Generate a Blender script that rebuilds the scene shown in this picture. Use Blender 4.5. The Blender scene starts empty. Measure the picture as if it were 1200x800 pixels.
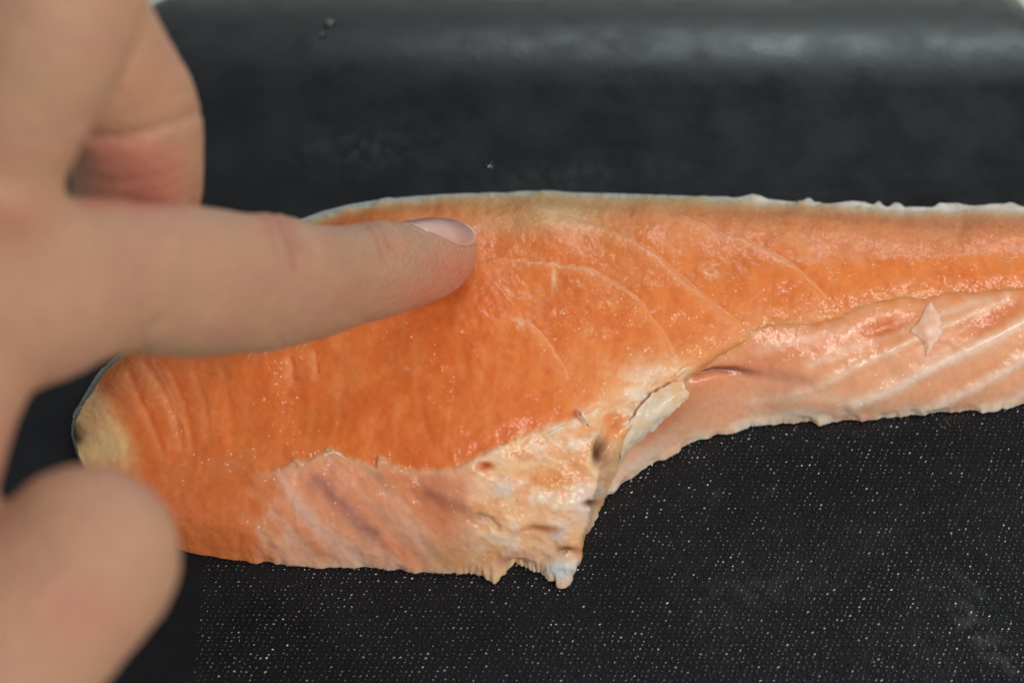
import bpy, bmesh, math
import numpy as np
from mathutils import Vector, Matrix
from mathutils.bvhtree import BVHTree

# ------------------------------------------------------------------ camera, world, lights, exposure
scene = bpy.context.scene
MM = 0.001
PITCH = math.radians(60.0)
FPX = 2406.0                       # focal length in pixels of a 1200 px wide frame
TARGET = np.array([0.0, 0.0, 10.0])
DIST = 340.0
FWD = np.array([0.0, math.cos(PITCH), -math.sin(PITCH)])
UP = np.array([0.0, math.sin(PITCH), math.cos(PITCH)])
RIGHT = np.array([1.0, 0.0, 0.0])
CAM = TARGET - FWD * DIST

cam_data = bpy.data.cameras.new("camera")
cam = bpy.data.objects.new("camera", cam_data)
scene.collection.objects.link(cam)
cam.location = Vector(CAM * MM)
cam.rotation_euler = (math.pi / 2 - PITCH, 0, 0)
cam_data.sensor_width = 36.0
cam_data.lens = 36.0 * FPX / 1200.0
cam_data.clip_start = 0.01
cam_data.clip_end = 20.0
cam_data.dof.use_dof = True
cam_data.dof.focus_distance = 0.333
cam_data.dof.aperture_fstop = 12.0
scene.camera = cam

world = bpy.data.worlds.new("World")
scene.world = world
world.use_nodes = True
wb = world.node_tree.nodes["Background"]
wb.inputs[0].default_value = (0.97, 0.98, 1.0, 1)
wb.inputs[1].default_value = 0.25


def area_light(name, loc, target, size, size_y, power, color):
    d = bpy.data.lights.new(name, 'AREA')
    d.shape = 'RECTANGLE'
    d.size = size
    d.size_y = size_y
    d.energy = power
    d.color = color
    o = bpy.data.objects.new(name, d)
    scene.collection.objects.link(o)
    o.location = loc
    o.rotation_euler = (Vector(target) - Vector(loc)).to_track_quat('-Z', 'Y').to_euler()
    return o


area_light("window_light", (0.34, 1.15, 0.50), (0.03, 0.05, 0), 0.75, 0.36, 4.6, (0.88, 1.0, 1.0))
area_light("ceiling_light", (0.80, -0.80, 1.38), (0, 0, 0), 0.6, 0.6, 20.5, (1.0, 0.95, 0.88))

scene.view_settings.view_transform = 'Standard'
scene.view_settings.look = 'None'
scene.view_settings.exposure = 0.0
scene.view_settings.gamma = 1.0
scene.render.engine = 'CYCLES'

# ------------------------------------------------------------------ helpers
def ray(px, py):
    px = np.asarray(px, float); py = np.asarray(py, float)
    return FWD + RIGHT * ((px - 600.0) / FPX)[..., None] + UP * ((400.0 - py) / FPX)[..., None]


def at_z(px, py, z):
    """point of the place (mm) seen at photo pixel px,py at height z above the board"""
    r = ray(px, py)
    t = (np.asarray(z, float) - CAM[2]) / r[..., 2]
    return CAM + r * t[..., None]


def at_d(px, py, d):
    return CAM + ray(px, py) * np.asarray(d, float)[..., None]


def project(P):
    q = P - CAM
    d = q @ FWD
    return 600 + FPX * (q @ RIGHT) / d, 400 - FPX * (q @ UP) / d


def hash2(ix, iy, seed):
    with np.errstate(over='ignore'):
        n = (ix.astype(np.int64) * 374761393 + iy.astype(np.int64) * 668265263 + seed * 974634777) & 0xFFFFFFFF
        n = ((n ^ (n >> 13)) * 1274126177) & 0xFFFFFFFF
        n = (n ^ (n >> 16)) & 0xFFFFFFFF
    return n / 4294967295.0


def vnoise(x, y, seed=0):
    ix = np.floor(x); iy = np.floor(y)
    fx = x - ix; fy = y - iy
    fx = fx * fx * (3 - 2 * fx); fy = fy * fy * (3 - 2 * fy)
    a = hash2(ix, iy, seed); b = hash2(ix + 1, iy, seed)
    c = hash2(ix, iy + 1, seed); d = hash2(ix + 1, iy + 1, seed)
    return (a + (b - a) * fx) * (1 - fy) + (c + (d - c) * fx) * fy


def fbm(x, y, seed=0, octs=4):
    v = 0; a = 0.5; s = 0
    for k in range(octs):
        v = v + a * vnoise(x * 2 ** k, y * 2 ** k, seed + 17 * k); s += a; a *= 0.5
    return v / s


def sstep(a, b, x):
    t = np.clip((x - a) / (b - a), 0, 1)
    return t * t * (3 - 2 * t)


def pdist(x, y, pts):
    """distance to a polyline and signed side"""
    best = np.full(x.shape, 1e9)
    for (x0, y0), (x1, y1) in zip(pts[:-1], pts[1:]):
        dx, dy = x1 - x0, y1 - y0
        L = dx * dx + dy * dy + 1e-9
        t = np.clip(((x - x0) * dx + (y - y0) * dy) / L, 0, 1)
        best = np.minimum(best, np.hypot(x - x0 - t * dx, y - y0 - t * dy))
    return best


def sdist(x, y, pts):
    """signed distance to a polyline (positive on its right)"""
    best = np.full(x.shape, 1e9); sg = np.ones(x.shape)
    for (x0, y0), (x1, y1) in zip(pts[:-1], pts[1:]):
        dx, dy = x1 - x0, y1 - y0
        t = np.clip(((x - x0) * dx + (y - y0) * dy) / (dx * dx + dy * dy + 1e-9), 0, 1)
        d = np.hypot(x - x0 - t * dx, y - y0 - t * dy)
        m = d < best
        best = np.where(m, d, best)
        sg = np.where(m, np.sign(dx * (y - y0) - dy * (x - x0) + 1e-9), sg)
    return best * sg


def gauss(x, y, cx, cy, rx, ry, ang=0):
    c, s = math.cos(math.radians(ang)), math.sin(math.radians(ang))
    u = (x - cx) * c + (y - cy) * s; v = -(x - cx) * s + (y - cy) * c
    return np.exp(-(u / rx) ** 2 - (v / ry) ** 2)


def interp(x, pts):
    p = np.array(pts, float)
    return np.interp(x, p[:, 0], p[:, 1])


def catmull(P, n):
    """P (k, ...) control rows -> n resampled rows"""
    k = P.shape[0]
    t = np.linspace(0, k - 1, n)
    i = np.clip(np.floor(t).astype(int), 0, k - 2)
    f = (t - i).reshape((-1,) + (1,) * (P.ndim - 1))
    E = np.concatenate([2 * P[:1] - P[1:2], P, 2 * P[-1:] - P[-2:-1]], 0)
    p0, p1, p2, p3 = E[i], E[i + 1], E[i + 2], E[i + 3]
    return 0.5 * (2 * p1 + (p2 - p0) * f + (2 * p0 - 5 * p1 + 4 * p2 - p3) * f ** 2 + (3 * p1 - p0 - 3 * p2 + p3) * f ** 3)


def srgb_lin(c):
    c = np.clip(np.asarray(c, float) / 255.0, 0, 1)
    return np.where(c <= 0.04045, c / 12.92, ((c + 0.055) / 1.055) ** 2.4)


def link(name, me, parent=None, mat=None, smooth=True):
    o = bpy.data.objects.new(name, me)
    scene.collection.objects.link(o)
    if parent is not None:
        o.parent = parent
    if mat is not None:
        me.materials.append(mat)
    if smooth:
        me.polygons.foreach_set('use_smooth', np.ones(len(me.polygons), bool))
    return o


def quads_mesh(name, V, Q):
    """fast mesh from vertices (mm) and quads"""
    me = bpy.data.meshes.new(name)
    V = np.asarray(V, np.float32) * MM
    Q = np.asarray(Q, np.int32)
    me.vertices.add(len(V)); me.vertices.foreach_set('co', V.ravel())
    k = Q.shape[1]
    me.loops.add(Q.size); me.loops.foreach_set('vertex_index', Q.ravel())
    me.polygons.add(len(Q))
    me.polygons.foreach_set('loop_start', np.arange(0, Q.size, k, dtype=np.int32))
    me.polygons.foreach_set('loop_total', np.full(len(Q), k, np.int32))
    me.update(calc_edges=True)
    me.validate()
    return me


def set_attr(me, name, col):
    a = me.color_attributes.new(name, 'FLOAT_COLOR', 'POINT')
    c = np.ones((len(me.vertices), 4), np.float32); c[:, :3] = col
    a.data.foreach_set('color', c.ravel())


def grid_quads(nu, nv, close_v=False):
    i, j = np.meshgrid(np.arange(nu - 1), np.arange(nv if close_v else nv - 1), indexing='ij')
    a = i * nv + j; b = i * nv + (j + 1) % nv
    c = (i + 1) * nv + (j + 1) % nv; d = (i + 1) * nv + j
    return np.stack([a, b, c, d], -1).reshape(-1, 4)


def thing(name, label, cat, loc=(0, 0, 0)):
    o = bpy.data.objects.new(name, None)
    o.empty_display_size = 0.01
    scene.collection.objects.link(o)
    o.location = loc
    o['label'] = label; o['category'] = cat
    return o


def new_mat(name):
    m = bpy.data.materials.new(name); m.use_nodes = True
    nt = m.node_tree
    return m, nt, nt.nodes, nt.links, nt.nodes['Principled BSDF']


def bump_chain(nt, specs, coord='Object'):
    """specs: list of (kind, scale, strength, distance_m, detail)"""
    N, L = nt.nodes, nt.links
    tc = N.new('ShaderNodeTexCoord')
    prev = None
    for kind, scale, strength, dist, detail in specs:
        if kind == 'noise':
            t = N.new('ShaderNodeTexNoise'); t.inputs['Detail'].default_value = detail
            out = t.outputs['Fac']
        else:
            t = N.new('ShaderNodeTexVoronoi'); out = t.outputs['Distance']
        t.inputs['Scale'].default_value = scale
        L.new(tc.outputs[coord], t.inputs['Vector'])
        b = N.new('ShaderNodeBump')
        b.inputs['Strength'].default_value = strength
        b.inputs['Distance'].default_value = dist
        L.new(out, b.inputs['Height'])
        if prev is not None:
            L.new(prev.outputs['Normal'], b.inputs['Normal'])
        prev = b
    return prev, tc


def facets(nt, tc, base, scale, amount, cluster):
    """wet film broken into tiny flat facets, each tilted its own way, in loose clusters"""
    N, L = nt.nodes, nt.links
    v = N.new('ShaderNodeTexVoronoi'); v.inputs['Scale'].default_value = scale
    L.new(tc.outputs['Object'], v.inputs['Vector'])
    sub = N.new('ShaderNodeVectorMath'); sub.operation = 'SUBTRACT'; sub.inputs[1].default_value = (.5, .5, .5)
    L.new(v.outputs['Color'], sub.inputs[0])
    n = N.new('ShaderNodeTexNoise'); n.inputs['Scale'].default_value = cluster; n.inputs['Detail'].default_value = 3
    L.new(tc.outputs['Object'], n.inputs['Vector'])
    mr = N.new('ShaderNodeMapRange'); mr.inputs['From Min'].default_value = .49; mr.inputs['From Max'].default_value = .63
    mr.inputs['To Min'].default_value = .22; mr.inputs['To Max'].default_value = amount
    L.new(n.outputs['Fac'], mr.inputs['Value'])
    sc = N.new('ShaderNodeVectorMath'); sc.operation = 'SCALE'
    L.new(sub.outputs['Vector'], sc.inputs[0]); L.new(mr.outputs['Result'], sc.inputs['Scale'])
    add = N.new('ShaderNodeVectorMath'); add.operation = 'ADD'
    L.new(base.outputs['Normal'], add.inputs[0]); L.new(sc.outputs['Vector'], add.inputs[1])
    nm = N.new('ShaderNodeVectorMath'); nm.operation = 'NORMALIZE'
    L.new(add.outputs['Vector'], nm.inputs[0])
    return nm


def wet_flesh(name, sss, radius, rough=0.45, coat=0.5, bump=1.0):
    m, nt, N, L, P = new_mat(name)
    at = N.new('ShaderNodeVertexColor'); at.layer_name = 'albedo'
    b, tc = bump_chain(nt, [('noise', 260, 0.10 * bump, 0.0006, 2), ('noise', 1300, 0.08 * bump, 0.00025, 2)])
    bc = facets(nt, tc, b, 3200, 1.7, 120)
    # fine grain of the muscle fibres
    n = N.new('ShaderNodeTexNoise'); n.inputs['Scale'].default_value = 900; n.inputs['Detail'].default_value = 4
    L.new(tc.outputs['Object'], n.inputs['Vector'])
    mp = N.new('ShaderNodeMapRange'); mp.inputs['From Min'].default_value = 0.3; mp.inputs['From Max'].default_value = 0.7
    mp.inputs['To Min'].default_value = 0.94; mp.inputs['To Max'].default_value = 1.05
    L.new(n.outputs['Fac'], mp.inputs['Value'])
    mx = N.new('ShaderNodeVectorMath'); mx.operation = 'SCALE'
    L.new(at.outputs['Color'], mx.inputs[0]); L.new(mp.outputs['Result'], mx.inputs['Scale'])
    L.new(mx.outputs['Vector'], P.inputs['Base Color'])
    P.inputs['Roughness'].default_value = rough
    P.inputs['Specular IOR Level'].default_value = 0.25
    P.inputs['Subsurface Weight'].default_value = sss
    P.inputs['Subsurface Radius'].default_value = radius
    P.inputs['Subsurface Scale'].default_value = 1.0
    P.inputs['Coat Weight'].default_value = coat
    P.inputs['Coat Roughness'].default_value = 0.12
    P.inputs['Coat IOR'].default_value = 1.36
    L.new(b.outputs['Normal'], P.inputs['Normal'])
    L.new(bc.outputs['Vector'], P.inputs['Coat Normal'])
    return m


LEVEL = 0.93         # how bright a white surface reads in the picture: measured colours / LEVEL = base colour


def albedo(c):
    return np.clip(srgb_lin(c) / LEVEL, 0.0, 0.95)


# ------------------------------------------------------------------ the surface below
def make_countertop():
    m, nt, N, L, P = new_mat("countertop_laminate")
    n = N.new('ShaderNodeTexNoise'); n.inputs['Scale'].default_value = 40; n.inputs['Detail'].default_value = 5
    r = N.new('ShaderNodeValToRGB')
    r.color_ramp.elements[0].color = (0.42, 0.50, 0.43, 1); r.color_ramp.elements[1].color = (0.62, 0.70, 0.61, 1)
    L.new(n.outputs['Fac'], r.inputs['Fac']); L.new(r.outputs['Color'], P.inputs['Base Color'])
    P.inputs['Roughness'].default_value = 0.45
    bm = bmesh.new()
    bmesh.ops.create_grid(bm, x_segments=8, y_segments=8, size=0.8)
    for v in bm.verts: v.co.z = -0.0212
    me = bpy.data.meshes.new("countertop"); bm.to_mesh(me); bm.free()
    o = link("countertop", me, None, m); o['kind'] = 'structure'
    o['label'] = 'pale greenish white countertop under the black board'


make_countertop()

# ------------------------------------------------------------------ cutting board
Y_F = float(at_z(600, 102, 0)[1]) + 42.0; Y_N = -118.0
XFR = float(at_z(1199, 10, -19)[0]); XNR = XFR + 1.0
_p, _q = at_z(191, 24, -19), at_z(77, 160, -19)           # blunt far left corner
_k = (_q[0] - _p[0]) / (_q[1] - _p[1])
XFL = float(_p[0] + _k * (Y_F - _p[1])); YCL = float(at_z(0, 262, -19)[1]); XCL = float(_p[0] + _k * (YCL - _p[1])); XNL = XCL - 3.0
NX0 = float(at_z(230, 720, 0)[0]); NX1 = XFR - 8.0
NY1 = float(at_z(600, 300, 0)[1]); NY0 = Y_N + 14.0


def residue(nt, base, P):
    """dried whitish smears left on the board"""
    N, L = nt.nodes, nt.links
    tc = N.new('ShaderNodeTexCoord')
    n = N.new('ShaderNodeTexNoise'); n.inputs['Scale'].default_value = 420; n.inputs['Detail'].default_value = 6
    L.new(tc.outputs['Object'], n.inputs['Vector'])
    fac = None
    for px, py, rx, ry, ang, amt in ((1152, 745, 14, 4.0, -58, 1.0), (1140, 690, 9, 2.2, -50, .5), (905, 575, 3, 1.2, 80, .5), (838, 582, 3, 1.4, 70, .5),
                                     (430, 175, 26, 10, 8, .28), (660, 205, 40, 6, 4, .22), (880, 690, 22, 10, 10, .25)):
        c = at_z(px, py, 0) * MM
        mp = N.new('ShaderNodeMapping'); mp.vector_type = 'TEXTURE'
        mp.inputs['Location'].default_value = (c[0], c[1], 0.021)
        mp.inputs['Rotation'].default_value = (0, 0, math.radians(ang))
        mp.inputs['Scale'].default_value = (rx * MM, ry * MM, 1)
        L.new(tc.outputs['Object'], mp.inputs['Vector'])
        g = N.new('ShaderNodeTexGradient'); g.gradient_type = 'QUADRATIC_SPHERE'
        L.new(mp.outputs['Vector'], g.inputs['Vector'])
        m = N.new('ShaderNodeMath'); m.operation = 'MULTIPLY'; m.inputs[1].default_value = amt
        L.new(g.outputs['Fac'], m.inputs[0])
        if fac is None: fac = m
        else:
            a = N.new('ShaderNodeMath'); a.operation = 'ADD'
            L.new(fac.outputs[0], a.inputs[0]); L.new(m.outputs[0], a.inputs[1]); fac = a
    r = N.new('ShaderNodeMapRange'); r.inputs['From Min'].default_value = .42; r.inputs['From Max'].default_value = .62
    L.new(n.outputs['Fac'], r.inputs['Value'])
    m = N.new('ShaderNodeMath'); m.operation = 'MULTIPLY'
    L.new(fac.outputs[0], m.inputs[0]); L.new(r.outputs['Result'], m.inputs[1])
    mx = N.new('ShaderNodeMix'); mx.data_type = 'RGBA'
    L.new(m.outputs[0], mx.inputs['Factor']); L.new(base, mx.inputs['A']); mx.inputs['B'].default_value = (.075, .08, .085, 1)
    L.new(mx.outputs['Result'], P.inputs['Base Color'])


def make_board():
    root = thing("cutting_board", "black rubbery board with fine ribbed centre and smooth rounded rim under the fish",
                 "board", (0, 0, -0.021))
    m, nt, N, L, P = new_mat("black_rubber")
    tc = N.new('ShaderNodeTexCoord')
    n1 = N.new('ShaderNodeTexNoise'); n1.inputs['Scale'].default_value = 55; n1.inputs['Detail'].default_value = 6
    n1.inputs['Distortion'].default_value = 0.6
    L.new(tc.outputs['Object'], n1.inputs['Vector'])
    r = N.new('ShaderNodeValToRGB')
    r.color_ramp.elements[0].position = 0.35; r.color_ramp.elements[1].position = 0.75
    r.color_ramp.elements[0].color = (0.0050, 0.0065, 0.0088, 1); r.color_ramp.elements[1].color = (0.0095, 0.0120, 0.0155, 1)
    L.new(n1.outputs['Fac'], r.inputs['Fac'])
    residue(nt, r.outputs['Color'], P)
    n2 = N.new('ShaderNodeTexNoise'); n2.inputs['Scale'].default_value = 120; n2.inputs['Detail'].default_value = 5
    L.new(tc.outputs['Object'], n2.inputs['Vector'])
    mp = N.new('ShaderNodeMapRange'); mp.inputs['From Min'].default_value = 0.3; mp.inputs['From Max'].default_value = 0.7
    mp.inputs['To Min'].default_value = 0.25; mp.inputs['To Max'].default_value = 0.48
    L.new(n2.outputs['Fac'], mp.inputs['Value']); L.new(mp.outputs['Result'], P.inputs['Roughness'])
    P.inputs['Specular IOR Level'].default_value = 0.36
    b, _ = bump_chain(nt, [('noise', 90, 0.12, 0.001, 3), ('noise', 1400, 0.2, 0.0002, 2)])
    L.new(b.outputs['Normal'], P.inputs['Normal'])

    # slab with slightly flaring sides and rounded corners; rings roll over the edge
    corners = np.array([(XFR, Y_F), (XFL, Y_F), (XCL, YCL), (XNL, Y_N), (XNR, Y_N)])

    def ring(inset, z, n=200):
        k = len(corners)
        nrm = []
        for i in range(k):
            d = corners[(i + 1) % k] - corners[i]; d = d / np.linalg.norm(d)
            nrm.append(np.array([d[1], -d[0]]))
        R = max(9.0 - inset * .2, 2.5)
        ins = [inset] + [inset * .13] * (k - 1)       # the far edge rolls off long and low, the others tighter
        pts = []
        for i in range(k):
            n0, n1 = nrm[i - 1], nrm[i]
            M = np.array([n0, n1])
            c = np.linalg.solve(M, np.array([n0 @ corners[i] - ins[i - 1] - R, n1 @ corners[i] - ins[i] - R]))
            a0 = math.atan2(n0[1], n0[0]); a1 = math.atan2(n1[1], n1[0])
            while a1 < a0: a1 += 2 * math.pi
            for t in np.linspace(a0, a1, n // 5):
                pts.append((c[0] + R * math.cos(t), c[1] + R * math.sin(t), z))
        return np.array(pts)
    rings = [ring(2.0, -21.0), ring(0.6, -20.6)]
    for k in range(15):                      # far roll 42 mm wide, 20 mm deep, ever steeper
        t = k / 14
        rings.append(ring(42.0 * t, -20.0 * (1 - t) ** 2))
    V = np.concatenate(rings); n = len(rings[0])
    Q = grid_quads(len(rings), n, True)[:, ::-1]
    V[:, 2] += 21.0
    me = bpy.data.meshes.new("slab")
    faces = [tuple(q) for q in Q]
    faces.append(tuple(range(n))[::-1]); faces.append(tuple(range(len(V) - n, len(V))))
    me.from_pydata([tuple(v * MM) for v in V], [], faces); me.validate(); me.update()
    bm = bmesh.new(); bm.from_mesh(me); bmesh.ops.recalc_face_normals(bm, faces=bm.faces); bm.to_mesh(me); bm.free()
    slab = link("slab", me, root, m)
    for p in slab.data.polygons:
        if len(p.vertices) > 4: p.use_smooth = False          # flat top and underside

    # fine woven relief: small slanted pips, too small to pick apart singly
    m2, nt2, N2, L2, P2 = new_mat("black_rubber_relief")
    tc = N2.new('ShaderNodeTexCoord')
    n3 = N2.new('ShaderNodeTexNoise'); n3.inputs['Scale'].default_value = 38; n3.inputs['Detail'].default_value = 5
    L2.new(tc.outputs['Object'], n3.inputs['Vector'])
    mp = N2.new('ShaderNodeMapRange'); mp.inputs['From Min'].default_value = 0.35; mp.inputs['From Max'].default_value = 0.68
    mp.inputs['To Min'].default_value = 0.30; mp.inputs['To Max'].default_value = 0.09
    L2.new(n3.outputs['Fac'], mp.inputs['Value']); L2.new(mp.outputs['Result'], P2.inputs['Roughness'])
    rgb = N2.new('ShaderNodeRGB'); rgb.outputs[0].default_value = (0.0046, 0.0058, 0.0078, 1)
    residue(nt2, rgb.outputs[0], P2)
    rng = np.random.default_rng(4)
    px, py = 1.0, 0.72
    ii, jj = np.meshgrid(np.arange(int((NX1 - NX0) / px)), np.arange(int((NY1 - NY0) / py)), indexing='ij')
    cxs = NX0 + 0.6 + ii * px + (jj % 3) * px / 3.0; cys = NY0 + 0.5 + jj * py
    cxs = cxs.ravel(); cys = cys.ravel()
    k = len(cxs)
    cxs = cxs + rng.normal(0, 0.09, k); cys = cys + rng.normal(0, 0.06, k)
    hgt = np.clip(0.13 + rng.normal(0, 0.05, k), .02, .4)
    ang = math.radians(24) + rng.normal(0, 0.10, k)
    tiltx = rng.normal(.05, 0.26, k); tilty = rng.normal(-.03, 0.30, k)
    nseg = 8
    th = np.arange(nseg) / nseg * 2 * np.pi
    local = []
    for rr, hh in ((1.0, -0.15), (0.80, 0.62), (0.55, 1.0)):
        for t in th: local.append((rr * 0.46 * math.cos(t), rr * 0.25 * math.sin(t), hh))
    local.append((0, 0, 1.0))
    local = np.array(local)
    ca, sa = np.cos(ang)[:, None], np.sin(ang)[:, None]
    lx, ly, lz = local[None, :, 0], local[None, :, 1], local[None, :, 2]
    Vx = cxs[:, None] + lx * ca - ly * sa
    Vy = cys[:, None] + lx * sa + ly * ca
    Vz = 21.0 + lz * hgt[:, None] + np.where(lz > 0, (lx * tiltx[:, None] + ly * tilty[:, None]), 0)
    V = np.stack([Vx, Vy, Vz], -1).reshape(-1, 3)
    tri = []
    for r in range(2):
        for s in range(nseg):
            a, b2 = r * nseg + s, r * nseg + (s + 1) % nseg
            c, d = a + nseg, b2 + nseg
            tri += [(a, b2, d), (a, d, c)]
    for s in range(nseg): tri.append((2 * nseg + s, 2 * nseg + (s + 1) % nseg, 3 * nseg))
    tri = np.array(tri)
    F = (tri[None] + (np.arange(k) * len(local))[:, None, None]).reshape(-1, 3)
    me = quads_mesh("ribbed_relief", V, F)
    o = link("ribbed_relief", me, root, m2, smooth=False); o['kind'] = 'stuff'
    return root


make_board()

# ------------------------------------------------------------------ salmon
BACK = [(60, 470), (150, 405), (200, 350), (280, 300), (360, 258), (410, 243), (450, 236), (500, 231), (560, 228), (650, 227),
        (740, 229), (800, 231), (870, 235), (950, 241), (1000, 243), (1050, 248), (1100, 248), (1200, 246), (1450, 250)]

# columns of (px, py, z mm): skin edge at the back, crest, ridge of the cut, foot of the belly side
LOIN = [
    [(150, 405, 1), (118, 440, 3.0), (97, 475, 4.0), (86, 505, 4.0), (98, 548, 4.0), (132, 592, 3), (182, 634, 0.6)],
    [(205, 345, 1), (172, 398, 8), (148, 450, 10.5), (140, 500, 11), (160, 552, 9.5), (188, 604, 6.5), (215, 645, 0.6)],
    [(280, 300, 1), (265, 345, 12), (250, 410, 15), (245, 480, 15), (245, 552, 12.5), (245, 610, 8), (245, 652, 0.6)],
    [(360, 258, 1), (355, 290, 12), (350, 360, 18), (345, 450, 18), (340, 546, 15), (335, 612, 9), (330, 661, 0.6)],
    [(450, 236, 1), (450, 262, 13), (450, 340, 19), (450, 440, 20), (450, 542, 16.5), (450, 612, 10), (450, 665, 0.6)],
    [(540, 229, 1), (540, 256, 14), (545, 340, 20), (550, 440, 21), (552, 542, 17.5), (558, 614, 10), (560, 668, 0.6)],
    [(600, 228, 1), (600, 256, 14), (605, 340, 20), (615, 430, 21), (630, 510, 18), (632, 602, 11), (626, 668, 0.6)],
    [(640, 227, 1), (640, 256, 15), (648, 340, 20), (660, 420, 20.5), (690, 487, 18), (688, 582, 12), (664, 678, 0.6)],
    [(690, 228, 1), (690, 256, 15), (700, 335, 20), (715, 400, 19.5), (738, 465, 17), (712, 540, 13), (697, 610, 0.6)],
    [(740, 229, 1), (740, 256, 15), (750, 330, 20), (770, 385, 19), (788, 440, 17), (782, 466, 14), (762, 492, 4)],
    [(800, 231, 1), (800, 257, 15), (810, 325, 19), (830, 370, 18.5), (845, 403, 16.5), (848, 417, 14), (846, 428, 10)],
    [(900, 237, 1), (900, 260, 14), (905, 310, 18.5), (920, 350, 17.5), (935, 377, 15.5), (938, 387, 14), (938, 395, 10)],
    [(1000, 243, 1), (1000, 264, 13), (1005, 300, 17), (1010, 330, 17), (1015, 357, 15.5), (1016, 366, 14), (1016, 373, 10)],
    [(1100, 248, 1), (1100, 268, 12), (1100, 295, 16), (1105, 320, 16), (1105, 346, 14.5), (1106, 354, 13), (1106, 361, 9)],
    [(1200, 246, 1), (1200, 266, 12), (1200, 290, 15), (1203, 315, 15.5), (1204, 338, 14), (1205, 346, 12.5), (1205, 353, 9)],
    [(1320, 248, 1), (1320, 268, 11), (1320, 290, 14), (1323, 310, 14), (1324, 330, 13), (1325, 338, 11.5), (1325, 345, 8)],
]
BELLY = [
    [(700, 520, 3), (697, 535, 4.0), (695, 555, 3.6), (693, 575, 2.5), (694, 600, 0.5)],
    [(735, 490, 7), (733, 505, 7.0), (728, 530, 5.5), (722, 552, 3.5), (715, 580, 0.5)],
    [(785, 448, 11), (784, 464, 11), (776, 493, 8.4), (768, 518, 4.5), (762, 545, 0.5)],
    [(835, 400, 14.5), (834, 418, 15.0), (828, 454, 11), (818, 490, 5.4), (810, 520, 0.5)],
    [(882, 370, 14.5), (882, 389, 16.0), (882, 428, 12), (882, 466, 6.5), (882, 498, 0.5)],
    [(950, 350, 14), (950, 374, 15.3), (950, 424, 12.0), (950, 468, 6.5), (950, 496, 0.5)],
    [(1050, 330, 13.6), (1050, 353, 15.1), (1050, 410, 12), (1050, 460, 6.5), (1050, 490, 0.5)],
    [(1150, 322, 13), (1150, 343, 14.2), (1150, 400, 11.5), (1150, 450, 6), (1150, 482, 0.5)],
    [(1250, 314, 12.3), (1250, 335, 13.5), (1250, 392, 10.5), (1250, 440, 5.5), (1250, 470, 0.5)],
    [(1340, 310, 11), (1340, 330, 12.4), (1340, 385, 9.5), (1340, 430, 5), (1340, 462, 0.5)],
]
RIDGE_L = [(150, 552), (245, 552), (300, 553), (330, 549), (346, 538), (360, 541), (388, 526), (402, 535), (420, 540), (441, 549),
           (444, 534), (462, 546), (490, 552), (532, 550), (540, 545), (570, 530), (620, 507), (680, 490), (716, 468), (760, 452), (800, 436)]
RIDGE_R = [(795, 440), (812, 428), (845, 406), (880, 388), (935, 377), (975, 366), (1015, 358), (1060, 350), (1105, 347), (1204, 339), (1330, 331)]

GROOVES = [   # (polyline, width px, depth mm, colour change)
    ([(597, 303), (640, 306), (690, 312), (722, 330), (745, 348), (768, 378), (782, 398), (791, 420)], 3.2, 0.34, 0.55),
    ([(655, 252), (700, 262), (735, 278), (772, 302), (812, 335), (840, 356), (864, 374), (880, 388)], 3.6, 0.45, 0.75),
    ([(782, 246), (830, 264), (872, 280), (905, 296), (935, 315), (972, 352)], 3.6, 0.32, 0.5),
    ([(615, 370), (640, 398), (655, 420), (664, 440)], 3.0, 0.25, 0.5),
    ([(169, 422), (191, 456), (206, 486), (214, 520)], 3.2, 0.5, 0.8),
    ([(199, 430), (212, 464), (221, 490), (226, 520)], 3.0, 0.45, 0.7),
    ([(150, 434), (163, 464), (182, 500), (192, 530)], 3.0, 0.40, 0.7),
    ([(228, 432), (240, 470), (246, 505)], 3.0, 0.30, 0.45),
    ([(183, 424), (201, 458), (213, 486)], 2.6, 0.30, 0.5),
    ([(262, 432), (270, 470), (274, 510)], 3.0, 0.22, 0.35),
    ([(341, 418), (343, 430), (344, 443)], 2.2, 0.6, 1.1),
    ([(370, 411), (371, 424), (372, 436)], 2.0, 0.5, 1.0),
    ([(338, 450), (336, 490), (330, 530)], 4.0, 0.15, 0.25),
    ([(505, 400), (492, 450), (500, 500), (520, 530)], 4.0, 0.18, 0.3),
    ([(560, 330), (540, 380), (548, 430)], 4.0, 0.15, 0.25),
    ([(990, 258), (1050, 280), (1090, 310), (1110, 340)], 4.0, 0.18, 0.25),
    ([(1090, 258), (1140, 285), (1155, 320)], 4.0, 0.15, 0.22),
    ([(880, 252), (940, 268), (1010, 300), (1040, 335)], 4.0, 0.18, 0.25),
]


def mixc(col, mask, c):
    m = np.clip(mask, 0, 1)[:, None]
    return col + m * (np.array(c, float) - col)


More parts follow.
